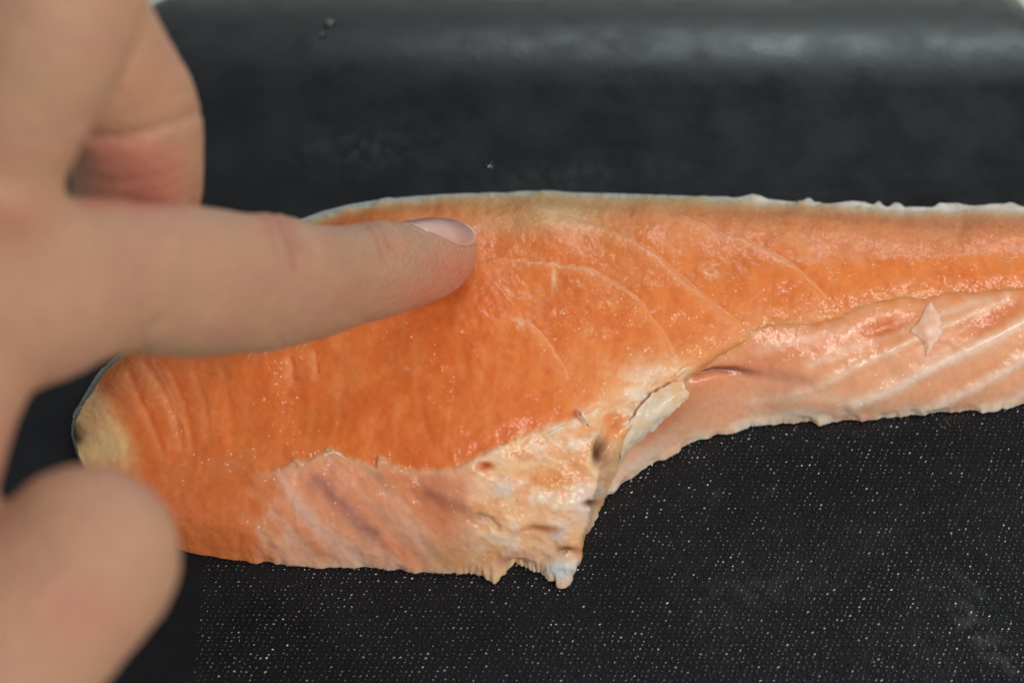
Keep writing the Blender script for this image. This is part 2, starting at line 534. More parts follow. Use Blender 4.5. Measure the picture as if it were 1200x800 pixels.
def paint_loin(x, y):
    n1 = fbm(x / 60, y / 60, 3); n2 = fbm(x / 18, y / 18, 9); n3 = fbm(x / 6, y / 6, 21, 3); n4 = fbm(x / 30, y / 30, 33)
    wx = x + (n2 - .5) * 10; wy = y + (n4 - .5) * 10
    col = np.ones((len(x), 3)) * np.array([224, 120, 56])
    col = mixc(col, sstep(.35, .7, n1), (227, 128, 62))
    col = mixc(col, sstep(540, 800, x) * 0.65, (232, 138, 70))
    col = mixc(col, sstep(360, 180, x) * 0.8, (218, 115, 58))
    col = mixc(col, sstep(.5, .8, n2) * 0.35, (234, 150, 92))
    col = mixc(col, sstep(.55, .25, n2) * 0.3, (214, 104, 46))
    # muscle fibres run across the piece
    fib = vnoise(wx / 5.0 + y * 0.02, wy / 70.0, 71)
    col = mixc(col, sstep(.55, .95, fib) * .22, (234, 164, 116))
    # pale connective tissue along the flakes, the flesh just beside it deeper in tone
    for k, (pl, w, dep, ch) in enumerate(GROOVES):
        jx = x + (n3 - .5) * 4; jy = y + (n2 - .5) * 5
        d = pdist(jx, jy, pl)
        d2 = pdist(jx + 5, jy - 5, pl)
        col = mixc(col, np.exp(-(d2 / 6) ** 2) * .55 * min(ch, 1) , (236, 164, 116))
        if k < 4: col = mixc(col, np.exp(-(pdist(jx - 2.5, jy - 2, pl) / 2.2) ** 2) * .65, (242, 186, 142))
        col = mixc(col, np.exp(-(d / (w * .8)) ** 2) * .32 * ch * (0.5 + n2), (206, 78, 24))
    # fat under the skin along the back
    e = y - interp(x, BACK)
    band = 13 + 9 * (n4 - .5) * 2
    col = mixc(col, np.exp(-(np.maximum(e, 0) / band) ** 2) * sstep(420, 520, x) * sstep(980, 800, x) * .85, (236, 190, 128))
    col = mixc(col, np.exp(-(np.maximum(e, 0) / 8) ** 2) * .75, (234, 180, 118))
    col = mixc(col, np.exp(-(np.maximum(e, 0) / 4.5) ** 2) * .8, (206, 192, 165))
    col = mixc(col, gauss(wx, wy, 655, 248, 62, 22) * .75, (214, 182, 134))
    col = mixc(col, gauss(wx, wy, 600, 262, 70, 12) * .5, (212, 170, 118))
    col = mixc(col, gauss(x, y, 649, 325, 3.2, 13) * .9, (236, 196, 160))
    for cx, cy, r in ((697, 390, 13), (712, 356, 9), (652, 365, 7), (836, 318, 12), (640, 300, 8), (608, 378, 10), (480, 430, 9)):
        col = mixc(col, gauss(wx, wy, cx, cy, r, r * .7) * sstep(.4, .62, n3) * .85, (240, 188, 152))
    # pale end piece
    end = [(118, 440), (127, 456), (154, 497), (166, 524), (172, 560)]
    le = interp(y, [(400, 86), (440, 100), (456, 112), (497, 138), (524, 150), (570, 156)]) - wx
    col = mixc(col, sstep(-20, 9, le) * sstep(400, 440, y) * sstep(590, 540, y) * .8, (242, 200, 146))
    col = mixc(col, gauss(wx, wy, 118, 520, 24, 22) * .8, (240, 206, 152))
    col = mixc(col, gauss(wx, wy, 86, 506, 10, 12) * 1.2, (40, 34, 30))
    # belly side, left: browner flesh then the pale lining membrane
    f = y - interp(x, RIDGE_L)
    front = sstep(-4, 5, f + (n3 - .5) * 6) * sstep(800, 690, x)
    col = mixc(col, sstep(-22, 34, f + (n2 - .5) * 20) * sstep(330, 270, wx) * .7, (214, 122, 72))
    col = mixc(col, gauss(wx, wy, 270, 545, 60, 14) * .5, (218, 140, 92))
    mem = front * sstep(272, 345, wx + (n2 - .5) * 50)
    col = mixc(col, mem * .85, (228, 162, 128))
    ang = (x - 300) * .72 - (y - 550) * .69
    st = vnoise(ang / 13.0 + n2 * 1.2, (x + y) / 160, 91)
    col = mixc(col, mem * sstep(.5, .85, st) * .75 * sstep(590, 500, x), (232, 184, 160))
    col = mixc(col, mem * sstep(.45, .15, st) * .5 * sstep(590, 500, x), (204, 128, 102))
    col = mixc(col, mem * np.exp(-(pdist(wx, wy, [(322, 548), (350, 590), (385, 630), (425, 662)]) / 9) ** 2) * .75, (234, 194, 176))
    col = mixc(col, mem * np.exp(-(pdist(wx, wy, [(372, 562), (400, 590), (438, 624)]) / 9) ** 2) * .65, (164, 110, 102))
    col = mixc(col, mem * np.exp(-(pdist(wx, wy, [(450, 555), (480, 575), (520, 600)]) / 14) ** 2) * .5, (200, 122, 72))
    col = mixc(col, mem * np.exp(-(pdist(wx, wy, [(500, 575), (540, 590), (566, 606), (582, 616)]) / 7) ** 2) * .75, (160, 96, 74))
    col = mixc(col, np.exp(-(pdist(wx, wy, [(562, 603), (574, 608), (582, 615)]) / 4) ** 2) * .9, (84, 52, 44))  # slit hole: its shade is painted as dark colour over a shallow groove
    col = mixc(col, mem * sstep(600, 650, wy) * sstep(480, 520, wx) * sstep(600, 560, wx) * .5, (206, 158, 106))
    # jagged upper edge of the membrane
    jag = [p for p in RIDGE_L if 296 < p[0] < 575]
    dj = pdist(x, y + (n3 - .5) * 5, jag)
    col = mixc(col, np.exp(-((dj - 2) / 5.0) ** 2) * sstep(320, 350, x) * sstep(-6, 0, f) * .7, (222, 172, 134))
    # torn, fatty corner
    torn = sstep(520, 590, wx) * sstep(-7, 6, f + (n2 - .5) * 12) * sstep(820, 780, x)
    torn = np.maximum(torn, gauss(wx, wy, 745, 470, 62, 36, -38) * 1.2)
    torn = np.maximum(torn, gauss(wx, wy, 790, 435, 26, 20) * 1.1)
    t2 = fbm(x / 24, y / 15, 52, 3); t3 = fbm(x / 34, y / 14, 63, 3)
    col = mixc(col, torn * .9, (238, 194, 150))
    col = mixc(col, torn * sstep(.46, .64, t2) * .85, (238, 212, 188))
    col = mixc(col, torn * sstep(.54, .7, t3) * .55, (230, 158, 100))
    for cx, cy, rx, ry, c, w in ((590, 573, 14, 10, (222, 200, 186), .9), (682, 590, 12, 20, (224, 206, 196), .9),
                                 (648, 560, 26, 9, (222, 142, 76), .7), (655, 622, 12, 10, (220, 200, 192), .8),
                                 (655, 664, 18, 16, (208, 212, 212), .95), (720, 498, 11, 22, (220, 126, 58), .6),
                                 (702, 528, 9, 16, (126, 84, 58), .9), (568, 546, 9, 5, (200, 110, 66), .9),  # dark browns from here on: shade of slits and crevices, put into the colour
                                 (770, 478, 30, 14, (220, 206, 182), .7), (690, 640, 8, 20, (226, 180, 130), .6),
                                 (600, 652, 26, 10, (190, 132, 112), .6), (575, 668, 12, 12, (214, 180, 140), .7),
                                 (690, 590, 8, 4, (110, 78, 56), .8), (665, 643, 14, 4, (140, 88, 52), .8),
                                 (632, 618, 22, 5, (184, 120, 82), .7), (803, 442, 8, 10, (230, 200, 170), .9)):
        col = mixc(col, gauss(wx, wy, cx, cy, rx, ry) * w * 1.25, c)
    # pale seam where the loin meets the belly on the right
    dr = pdist(x, y + (n2 - .5) * 8, RIDGE_R)
    col = mixc(col, np.exp(-(dr / 6.0) ** 2) * sstep(1110, 960, x) * .55, (232, 172, 128))
    col = mixc(col, np.exp(-((dr - 14) / 16.0) ** 2) * sstep(780, 830, x) * sstep(1010, 900, x) * .35, (230, 152, 88))
    # foot
    fe = interp(x, [(180, 634), (245, 652), (330, 661), (450, 665), (560, 668), (664, 678)]) - y
    col = mixc(col, np.exp(-(np.maximum(fe, 0) / 6) ** 2) * sstep(280, 380, x) * sstep(720, 690, x) * .6, (208, 172, 150))
    return col


def paint_belly(x, y):
    n1 = fbm(x / 50, y / 50, 5); n2 = fbm(x / 16, y / 16, 19); n3 = fbm(x / 6, y / 6, 23, 3)
    wx = x + (n2 - .5) * 8; wy = y + (n1 - .5) * 10
    col = np.ones((len(x), 3)) * np.array([234, 166, 122])
    col = mixc(col, sstep(.35, .7, n1) * .6, (232, 156, 112))
    low = sstep(20, 95, y - interp(x, RIDGE_R))
    col = mixc(col, low * .55, (236, 182, 148))
    col = mixc(col, gauss(wx, wy, 900, 420, 110, 16, -18) * .45, (224, 136, 98))
    col = mixc(col, gauss(wx, wy, 1040, 384, 34, 14, -18) * 1.0, (214, 112, 50))
    col = mixc(col, gauss(wx, wy, 1160, 372, 44, 13, -22) * .9, (214, 118, 62))
    col = mixc(col, gauss(wx, wy, 1175, 430, 50, 10, -24) * .5, (210, 130, 82))
    col = mixc(col, gauss(wx, wy, 870, 470, 70, 20, -14) * .5, (234, 176, 146))
    for pl, w, a in (([(1000, 474), (1060, 448), (1120, 418), (1170, 392), (1220, 364)], 6, .85),
                     ([(1085, 484), (1140, 455), (1200, 420), (1260, 386)], 5.5, .8),
                     ([(930, 462), (985, 440), (1060, 402), (1120, 376), (1180, 348)], 4.5, .55),
                     ([(950, 428), (1010, 404), (1070, 382)], 4, .45), ([(890, 412), (940, 400), (1000, 386)], 5, .4),
                     ([(880, 470), (960, 464), (1000, 474)], 5, .45), ([(1150, 484), (1210, 456), (1260, 430)], 5, .7),
                     ([(1105, 365), (1160, 348), (1180, 342)], 4, .5)):
        d = pdist(wx, wy, pl)
        col = mixc(col, np.exp(-(d / (w * 1.3)) ** 2) * a * (.7 + .6 * n3), (242, 216, 198))
    col = mixc(col, np.exp(-(pdist(wx, wy, [(816, 440), (838, 435), (862, 434), (900, 438)]) / 4.0) ** 2) * .8 * sstep(905, 850, x), (116, 66, 48))
    col = mixc(col, np.exp(-(pdist(wx, wy, [(850, 433), (900, 436), (950, 446)]) / 7.0) ** 2) * .3, (160, 96, 80))
    dr = pdist(x, y + (n2 - .5) * 8, RIDGE_R)
    col = mixc(col, np.exp(-(dr / 7.0) ** 2) * sstep(1110, 960, x) * .6, (230, 168, 126))
    # strip beside the torn corner
    st = sstep(850, 780, x)
    col = mixc(col, st * .6, (206, 164, 138))
    col = mixc(col, gauss(wx, wy, 775, 492, 50, 10, -38) * .9, (198, 116, 78))
    col = mixc(col, gauss(wx, wy, 748, 540, 46, 9, -34) * .7, (216, 196, 176))
    up = sstep(16, -8, y - interp(x, RIDGE_R) + (n2 - .5) * 26) * sstep(820, 860, x)
    col = mixc(col, up * .85, (222, 134, 74))
    # thin pale lower edge
    foot = interp(x, [(694, 600), (715, 580), (762, 545), (810, 520), (882, 498), (950, 496), (1050, 490), (1150, 482), (1250, 470)]) - y
    col = mixc(col, np.exp(-(np.maximum(foot, 0) / 13) ** 2) * (.35 + .9 * sstep(.45, .62, n2)) * .9, (226, 206, 186))
    col = mixc(col, gauss(wx, wy, 935, 487, 40, 9) * .9, (226, 210, 192))
    return col


def shell(ctrl, nu, nv, fn=None):
    g = np.array(ctrl, float)
    W = (fn or at_z)(g[..., 0], g[..., 1], g[..., 2])
    W = catmull(W, nu)
    W = np.swapaxes(catmull(np.swapaxes(W, 0, 1), nv), 0, 1)
    return W


def grid_normals(W):
    du = np.gradient(W, axis=0); dv = np.gradient(W, axis=1)
    n = np.cross(du, dv); n /= np.linalg.norm(n, axis=-1, keepdims=True) + 1e-9
    return n


def body(name, ctrl, nu, nv, paint, disp, parent, mat):
    W = shell(ctrl, nu, nv)
    Nn = grid_normals(W)
    if Nn[..., 2].mean() < 0: Nn = -Nn
    px, py = project(W)
    x, y = px.ravel(), py.ravel()
    v = np.tile(np.linspace(0, 1, nv), nu)
    D = disp(x, y, v).reshape(nu, nv, -1)
    W2 = W + Nn * D[..., :1]
    if D.shape[-1] > 1:                      # ragged foot: push outwards in the plane of the board
        out = Nn.copy(); out[..., 2] = 0
        out /= np.linalg.norm(out, axis=-1, keepdims=True) + 1e-6
        W2 = W2 + out * D[..., 1:2]
    W2[..., 2] = np.maximum(W2[..., 2], 0.45)
    col = albedo(paint(x, y)).reshape(nu, nv, 3)
    # close underneath
    lo_f = W2[:, -1].copy(); lo_b = W2[:, 0].copy()
    inward = lo_b - lo_f; inward[:, 2] = 0
    inward /= np.linalg.norm(inward, axis=-1, keepdims=True) + 1e-6
    lo_f = lo_f + inward * 0.6; lo_f[:, 2] = 0.3
    lo_b = lo_b - inward * 0.6; lo_b[:, 2] = 0.3
    W3 = np.concatenate([W2, lo_f[:, None], lo_b[:, None]], 1)
    C3 = np.concatenate([col, col[:, -1:], col[:, :1]], 1)
    nvv = nv + 2
    V = W3.reshape(-1, 3)
    Q = grid_quads(nu, nvv, True)
    # end caps: fan of a centre vertex, as quads with a repeated corner avoided by tris
    me = bpy.data.meshes.new(name)
    V = np.concatenate([V, W3[0].mean(0)[None], W3[-1].mean(0)[None]])
    C = np.concatenate([C3.reshape(-1, 3), C3[0].mean(0)[None], C3[-1].mean(0)[None]])
    nV = len(V)
    j = np.arange(nvv); jn = (j + 1) % nvv
    t0 = np.stack([j, np.full(nvv, nV - 2), jn], -1)
    t1 = np.stack([(nu - 1) * nvv + jn, np.full(nvv, nV - 1), (nu - 1) * nvv + j], -1)
    T = np.concatenate([Q[:, [0, 1, 2]], Q[:, [0, 2, 3]], t0, t1])
    # orient outward: compare one top face with its normal
    q = Q[len(Q) // 2 - 20]
    fn = np.cross(V[T[:, 1]] - V[T[:, 0]], V[T[:, 2]] - V[T[:, 0]])
    mid = (nu // 2) * nvv + nv // 2
    k = np.where(T[:, 0] == mid)[0][0]
    if fn[k, 2] < 0: T = T[:, ::-1]
    me = quads_mesh(name, V, T)
    set_attr(me, 'albedo', C)
    return link(name, me, parent, mat)


def disp_loin(x, y, v):
    n1 = fbm(x / 70, y / 70, 103) - .5; n2 = fbm(x / 20, y / 20, 109) - .5; n3 = fbm(x / 7, y / 7, 121, 3) - .5
    D = n1 * 1.4 + n2 * .42 + n3 * .14
    jx = x + n3 * 4; jy = y + n2 * 5
    for pl, w, dep, ch in GROOVES:
        D -= dep * .36 * np.exp(-(pdist(jx, jy, pl) / (w * 1.3)) ** 2) * (.4 + 1.2 * (n2 + .5))
    for pl, w, dep, ch in GROOVES[:4]:                           # overlapping edges of the muscle flakes
        sd = sdist(jx, jy, pl)
        ends = sstep(0, 25, np.hypot(x - pl[0][0], y - pl[0][1])) * sstep(0, 25, np.hypot(x - pl[-1][0], y - pl[-1][1]))
        D += .30 * np.tanh(sd / 2.0) * np.exp(-np.abs(sd) / 22) * ends
    f = y - interp(x, RIDGE_L)
    front = sstep(-2, 2.5, f + n3 * 6) * sstep(720, 690, x)
    D += front * sstep(280, 330, x) * 0.4                       # thickness of the lining membrane
    torn = sstep(520, 590, x) * sstep(-7, 6, f) * sstep(830, 780, x)
    t2 = fbm(x / 24, y / 15, 52, 3) - .5; t3 = fbm(x / 8, y / 8, 88, 3) - .5
    D += torn * (t2 * .7 + t3 * .15)
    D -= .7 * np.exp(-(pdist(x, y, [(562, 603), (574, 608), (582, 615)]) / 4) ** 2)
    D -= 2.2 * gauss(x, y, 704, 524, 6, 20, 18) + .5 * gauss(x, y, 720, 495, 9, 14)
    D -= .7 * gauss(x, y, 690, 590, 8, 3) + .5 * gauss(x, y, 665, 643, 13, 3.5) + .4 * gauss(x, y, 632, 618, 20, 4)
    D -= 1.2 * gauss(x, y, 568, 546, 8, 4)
    D -= 1.8 * gauss(x, y, 516, 322, 46, 30, -25)        # dent under the fingertip
    ang = (x - 300) * .72 - (y - 550) * .69
    D += front * sstep(300, 330, x) * sstep(560, 520, x) * (vnoise(ang / 13.0, (x + y) / 160, 91) - .5) * .5
    # ragged foot and back
    rag = sstep(.90, 1.0, v) * sstep(1.0, 1.0001, 1.0 + 0 * v + .1)
    rg = fbm(x / 26, y / 40, 141, 4) - .5
    out = sstep(.93, 1.0, v) * rg * 2.2 * sstep(230, 300, x) * sstep(730, 690, x)
    out += sstep(.05, 0, v) * (fbm(x / 14, y / 30, 151, 3) - .5) * 1.4
    # notch and hanging tags under the torn corner
    out -= sstep(.94, .985, v) * (2.2 * np.exp(-((x - 606) / 11) ** 2))
    out += sstep(.95, 1.0, v) * (fbm(x / 7, y / 30, 147, 3) - .5) * 2.4 * sstep(530, 560, x) * sstep(720, 690, x)
    out += sstep(.92, 1.0, v) * (1.5 * np.exp(-((x - 576) / 9) ** 2) + 1.0 * np.exp(-((x - 658) / 14) ** 2))
    return np.stack([D, out], -1)


def disp_belly(x, y, v):
    n1 = fbm(x / 60, y / 60, 203) - .5; n2 = fbm(x / 18, y / 18, 209) - .5; n3 = fbm(x / 7, y / 7, 221, 3) - .5
    D = n1 * .9 + n2 * .26 + n3 * .05
    for pl, w, a in (([(1000, 474), (1060, 448), (1120, 418), (1170, 392), (1220, 364)], 8, .5),
                     ([(1085, 484), (1140, 455), (1200, 420), (1260, 386)], 8, .45),
                     ([(930, 462), (985, 440), (1060, 402), (1120, 376), (1180, 348)], 7, .3)):
        D += a * np.exp(-(pdist(x, y, pl) / w) ** 2)
    D -= .9 * np.exp(-(pdist(x, y, [(816, 440), (838, 435), (862, 434), (890, 438)]) / 4.5) ** 2) * sstep(892, 830, x)
    D -= .6 * gauss(x, y, 1040, 384, 30, 11, -18)
    out = sstep(.90, 1.0, v) * ((fbm(x / 20, y / 60, 241, 4) - .5) * 2.6)
    return np.stack([D, out], -1)


def patch(name, ctrl, nu, nv, thick, colfun, parent, mat, rough=0.25, seed=7, jag=1.6, fn=None):
    """thin torn sheet lofted through control rows of (px,py,z)"""
    W = shell(ctrl, nu, nv, fn)
    Nn = grid_normals(W)
    if Nn[..., 2].mean() < 0: Nn = -Nn
    px, py = project(W)
    d = (fbm(px / 9, py / 9, seed, 3) - .5) * rough * 2
    W = W + Nn * d[..., None]
    u = np.linspace(0, 1, nu)[:, None]; v = np.linspace(0, 1, nv)[None, :]
    edge = np.clip(np.minimum(np.minimum(u, 1 - u) / .4, np.minimum(v, 1 - v) / .4), 0, 1) ** .8
    jit = np.stack([vnoise(px / 5, py / 5, seed + 3) - .5, vnoise(px / 5, py / 5, seed + 9) - .5, 0 * px], -1)
    W = W + jit * (1 - edge)[..., None] * jag
    top = W + Nn * (thick * .5 * edge)[..., None]
    bot = W - Nn * (thick * .5 * edge + .02)[..., None]
    n = nu * nv
    V = np.concatenate([top.reshape(-1, 3), bot.reshape(-1, 3)])
    Q = grid_quads(nu, nv)
    a = Q; b = Q[:, ::-1] + n
    rim = [i * nv for i in range(nu)] + [(nu - 1) * nv + k for k in range(1, nv)] + \
          [i * nv + nv - 1 for i in range(nu - 2, -1, -1)] + [k for k in range(nv - 2, 0, -1)]
    s = [(rim[k], rim[(k + 1) % len(rim)], rim[(k + 1) % len(rim)] + n, rim[k] + n) for k in range(len(rim))]
    me = quads_mesh(name, V, np.concatenate([a, b, np.array(s)]))
    bm = bmesh.new(); bm.from_mesh(me); bmesh.ops.recalc_face_normals(bm, faces=bm.faces); bm.to_mesh(me); bm.free()
    c = albedo(colfun(px.ravel(), py.ravel()))
    set_attr(me, 'albedo', np.concatenate([c, c]))
    return link(name, me, parent, mat)


def tone(c1, c2, sc=10, seed=3):
    def f(x, y):
        t = sstep(.35, .7, fbm(x / sc, y / sc, seed, 3))[:, None]
        return np.array(c1, float) * (1 - t) + np.array(c2, float) * t
    return f


def make_salmon():
    root = thing("salmon_fillet", "thick wet orange salmon fillet with torn pale belly lying on the black board", "fish fillet",
                 (0, 0, 0))
    flesh = wet_flesh("salmon_flesh", 0.55, (0.0026, 0.0010, 0.0004))
    lining = wet_flesh("salmon_lining", 0.55, (0.0020, 0.0013, 0.0009), rough=.34, bump=.7)
    fl = body("loin_flesh", LOIN, 1000, 380, paint_loin, disp_loin, root, flesh)
    be = body("belly_flap", BELLY, 620, 150, paint_belly, disp_belly, root, lining)

    # skin: thin silvery sheet showing beyond the flesh along the back and round the end
    xs = np.array([182, 130, 98, 84, 94, 116, 150, 205, 280, 360, 405, 450, 500, 560, 650, 740, 800, 870, 950, 1000, 1050, 1100, 1200, 1325.])
    ys = np.array([640, 596, 552, 505, 473, 438, 403, 343, 298, 256, 242, 234.5, 230, 227.5, 226.5, 228.5, 230.5, 234.5, 240.5, 242.5, 247.5, 247.5, 245.5, 247.])
    P = at_z(xs, ys, np.full(len(xs), .5))
    P = catmull(P, 1100)
    T = np.gradient(P, axis=0); T /= np.linalg.norm(T, axis=1, keepdims=True)
    O = np.stack([-T[:, 1], T[:, 0], 0 * T[:, 0]], -1)
    if O[len(O) // 2, 1] < 0: O = -O
    px, _ = project(P)
    idx = np.arange(len(P))
    nA = fbm(idx / 22.0, idx * 0.0, 301, 3); nB = fbm(idx / 9.0, idx * 0.0 + 5, 311, 3)
    lump = sstep(820, 900, px)
    lump2 = lump * (np.exp(-((px - 880) / 14) ** 2) * 1.0 + np.exp(-((px - 1005) / 22) ** 2) * .8 + np.exp(-((px - 1075) / 30) ** 2) * .5 + np.exp(-((px - 1165) / 18) ** 2) * .8)
    width = .12 + .28 * sstep(.5, .75, nA) + lump * (.10 + .95 * sstep(.42, .7, nA)) + lump2 * .7 + .5 * gauss(px, 0 * px, 640, 0, 22, 1) - .10 * sstep(200, 120, px)
    hgt = .22 + .2 * nB + lump * (.4 * nB + .2) + lump2 * .7
    prof = [(-5.0, .12, 0), (-5.0, .3, 0), (-.4, .3, .6), (.45, .35, 1.0), (.85, .3, .9), (1.0, .18, .45), (.9, .08, 0)]
    rows = []
    for a, zb, zh in prof:
        off = np.where(a < 0, a, a * width)
        q = P + O * np.asarray(off)[:, None]
        q[:, 2] = zb + zh * hgt
        rows.append(q)
    W = np.stack(rows, 1)
    me = quads_mesh("skin", W.reshape(-1, 3), grid_quads(len(P), len(prof), True))
    bm = bmesh.new(); bm.from_mesh(me); bmesh.ops.recalc_face_normals(bm, faces=bm.faces); bm.to_mesh(me); bm.free()
    cc = np.ones((len(P), 3)) * np.array([150, 160, 164.])
    cc = mixc(cc, lump * .85, (216, 210, 204)); cc = mixc(cc, sstep(.5, .7, nB) * .5, (180, 172, 156))
    cc = mixc(cc, sstep(190, 125, px) * .9, (130, 130, 126))
    set_attr(me, 'albedo', albedo(np.repeat(cc, len(prof), 0)))
    link("skin", me, root, wet_flesh("salmon_skin", .1, (.001, .001, .001), rough=.3, bump=.6))

    # torn pieces
    film = wet_flesh("salmon_film", 0.0, (0.001, 0.001, 0.001), rough=.34, bump=.7)
    trees = []
    for ob in (fl, be):
        trees.append(BVHTree.FromObject(ob, bpy.context.evaluated_depsgraph_get()))

    def on_fish(px, py, off):
        """point of the fillet's surface seen at px,py, lifted off it by off mm"""
        out = np.zeros(px.shape + (3,))
        for i in np.ndindex(px.shape):
            r = ray(px[i], py[i]); r = r / np.linalg.norm(r)
            best = None
            for t in trees:
                h = t.ray_cast(Vector(CAM * MM), Vector(r))
                if h[0] is not None and (best is None or h[3] < best[1]): best = (np.array(h[0]) / MM, h[3])
            p = best[0] if best else at_z(px[i], py[i], .6)
            out[i] = p - r * off[i]
        return out

    def strand(pts, r0, c1, c2):
        """a stringy shred: tapered tube through (px, py, lift)"""
        g = np.array(pts, float)
        c = catmull(on_fish(g[:, 0], g[:, 1], g[:, 2]), 8 * len(g))
        n = len(c); T = np.gradient(c, axis=0); T /= np.linalg.norm(T, axis=1, keepdims=True) + 1e-9
        A = np.cross(T, FWD); A /= np.linalg.norm(A, axis=1, keepdims=True) + 1e-9
        B = np.cross(T, A)
        tt = np.linspace(0, 1, n)
        rad = r0 * (1 - .75 * tt) * (.75 + .5 * vnoise(tt * 6, tt * 0 + pts[0][0], 5))
        th = np.arange(8) / 8 * 2 * np.pi
        W = c[:, None] + rad[:, None, None] * (np.cos(th)[None, :, None] * A[:, None] * 1.3 + np.sin(th)[None, :, None] * B[:, None] * .6)
        me = quads_mesh("flesh_shred", W.reshape(-1, 3), grid_quads(n, 8, True))
        bm = bmesh.new(); bm.from_mesh(me); bmesh.ops.recalc_face_normals(bm, faces=bm.faces); bm.to_mesh(me); bm.free()
        x, y = project(W.reshape(-1, 3))
        set_attr(me, 'albedo', albedo(tone(c1, c2, 9)(x, y)))
        link("flesh_shred", me, root, film)
    white = tone((232, 188, 140), (230, 212, 190), 22)
    o = patch("membrane_flap", [[(799, 447, 17.6), (805, 456, 17.2), (808, 466, 16.2)], [(780, 452, 17.6), (788, 468, 17.0), (792, 482, 14.6)],
                                [(757, 468, 17.2), (765, 488, 16.0), (769, 502, 12.6)], [(739, 492, 16.0), (745, 507, 14.0), (749, 519, 10.6)],
                                [(725, 520, 13), (727, 530, 11.2), (727, 541, 8.6)]], 44, 30, .22, white, root, film, .14, 7, .7)
    o['label'] = 'pale translucent flap of membrane hanging at the torn corner'
    rows = [(354, 1089, 1092, -.05), (366, 1082, 1099, .0), (378, 1075, 1103, .04), (388, 1066, 1106, .02), (395, 1077, 1101, .0), (404, 1083, 1094, .0), (418, 1085, 1088, -.05)]
    o = patch("membrane_flake", [[(a_, y_, z_), ((a_ + b_) / 2, y_ - 1, z_ + .25), (b_, y_, z_)] for y_, a_, b_, z_ in rows], 36, 16, .25,
              tone((236, 182, 150), (240, 202, 178), 12), root, film, .06, 7, .3, on_fish)
    o['label'] = 'small pale triangular flake of lining lifted from the belly'
    patch("flesh_shred", [[(675, 478, 19.5), (678, 477, 19.6), (681, 480, 19.5)], [(679, 486, 20.5), (683, 486, 20.8), (686, 487, 20.3)],
                          [(684, 495, 18.8), (687, 495, 19), (690, 494, 18.8)]], 16, 8, .5, tone((236, 206, 178), (240, 220, 200)), root, film, .1)
    cream, pale = (234, 190, 144), (236, 214, 192)
    for pts, r, c1, c2 in (([(792, 440, .0), (802, 432, .3), (811, 431, .2)], .28, pale, cream), ([(770, 470, .0), (786, 456, .2), (800, 448, .1)], .28, pale, cream),
                           ([(640, 511, -.1), (662, 499, .12), (684, 491, .0)], .26, cream, pale), ([(380, 533, .0), (392, 530, .2), (408, 539, .1)], .25, cream, pale)):
        strand(pts, r, c1, c2)
    # points of the lining lifted along the ridge
    tip = tone((224, 160, 120), (230, 180, 146), 10)
    for (x, y) in ((388, 527), (445, 534), (346, 538)):
        z = 15.9 if x > 370 else 15.0
        patch("membrane_tip", [[(x - 3, y - 1, z + .9), (x, y - 3, z + 1.0), (x + 3, y - 1, z + .9)], [(x - 4, y + 7, z + .4), (x + 5, y + 6, z + .7), (x + 14, y + 6, z + .4)],
                               [(x - 4, y + 16, z - .8), (x + 8, y + 16, z - .5), (x + 26, y + 14, z - .8)]], 16, 14, .4, tip, root, film, .1)
    return root


make_salmon()

# ------------------------------------------------------------------ hand
def tube(stations, nsub=10, nring=32, cap=True):
    g = np.array(stations, float)            # px, py, radius px, depth mm
    cpos = at_d(g[:, 0], g[:, 1], g[:, 3]); rad = g[:, 2] * g[:, 3] / FPX
    S = catmull(np.concatenate([cpos, rad[:, None]], 1), (len(g) - 1) * nsub + 1)
    c, r = S[:, :3], np.maximum(S[:, 3], .2)
    T = np.gradient(c, axis=0); T /= np.linalg.norm(T, axis=1, keepdims=True)
    A = np.cross(T, FWD); A /= np.linalg.norm(A, axis=1, keepdims=True)
    B = np.cross(T, A)
    th = np.arange(nring) / nring * 2 * np.pi
    ringv = c[:, None] + r[:, None, None] * (np.cos(th)[None, :, None] * A[:, None] + np.sin(th)[None, :, None] * B[:, None])
    return c, r, T, A, B, ringv


def add_tube(bm, stations, caps=True):
    c, r, T, A, B, rv = tube(stations)
    n, k = rv.shape[:2]
    vs = [[bm.verts.new(Vector(rv[i, j] * MM)) for j in range(k)] for i in range(n)]
    for i in range(n - 1):
        for j in range(k):
            bm.faces.new((vs[i][j], vs[i][(j + 1) % k], vs[i + 1][(j + 1) % k], vs[i + 1][j]))
    bm.faces.new(vs[0][::-1]); bm.faces.new(vs[-1])
    if caps:
        for i in (0, -1):
            bmesh.ops.create_uvsphere(bm, u_segments=28, v_segments=16, radius=r[i] * MM, matrix=Matrix.Translation(Vector(c[i] * MM)))


INDEX = [(540, 289, 8, 337), (537, 290, 25, 336.3), (530, 293, 34, 335), (519, 298, 41, 332), (507, 303, 46, 328.5), (495, 307, 48, 325), (470, 313, 52, 319.5),
         (440, 318, 58, 312), (400, 325, 61, 303), (360, 330, 70, 294), (320, 331, 80, 285), (280, 333, 83, 277), (240, 331, 88, 270), (200, 328, 90, 263),
         (150, 325, 89, 256), (100, 328, 97, 250), (45, 338, 112, 244), (-30, 345, 125, 238), (-110, 340, 140, 232)]
THUMB = [(100, 655, 112, 229), (55, 703, 117, 228), (-10, 772, 120, 226), (-90, 850, 122, 226), (-190, 900, 140, 228), (-330, 860, 165, 232)]
MIDDLE = [(-60, -190, 95, 232), (20, -90, 88, 238), (78, 0, 84, 250), (124, 78, 81, 260), (156, 138, 80, 268), (162, 195, 76, 276), (158, 255, 72, 287), (146, 320, 62, 300)]
RING = [(-140, -320, 95, 236), (-60, -230, 86, 242), (20, -150, 80, 252), (66, -80, 76, 268), (56, -10, 70, 286), (30, 50, 60, 298)]
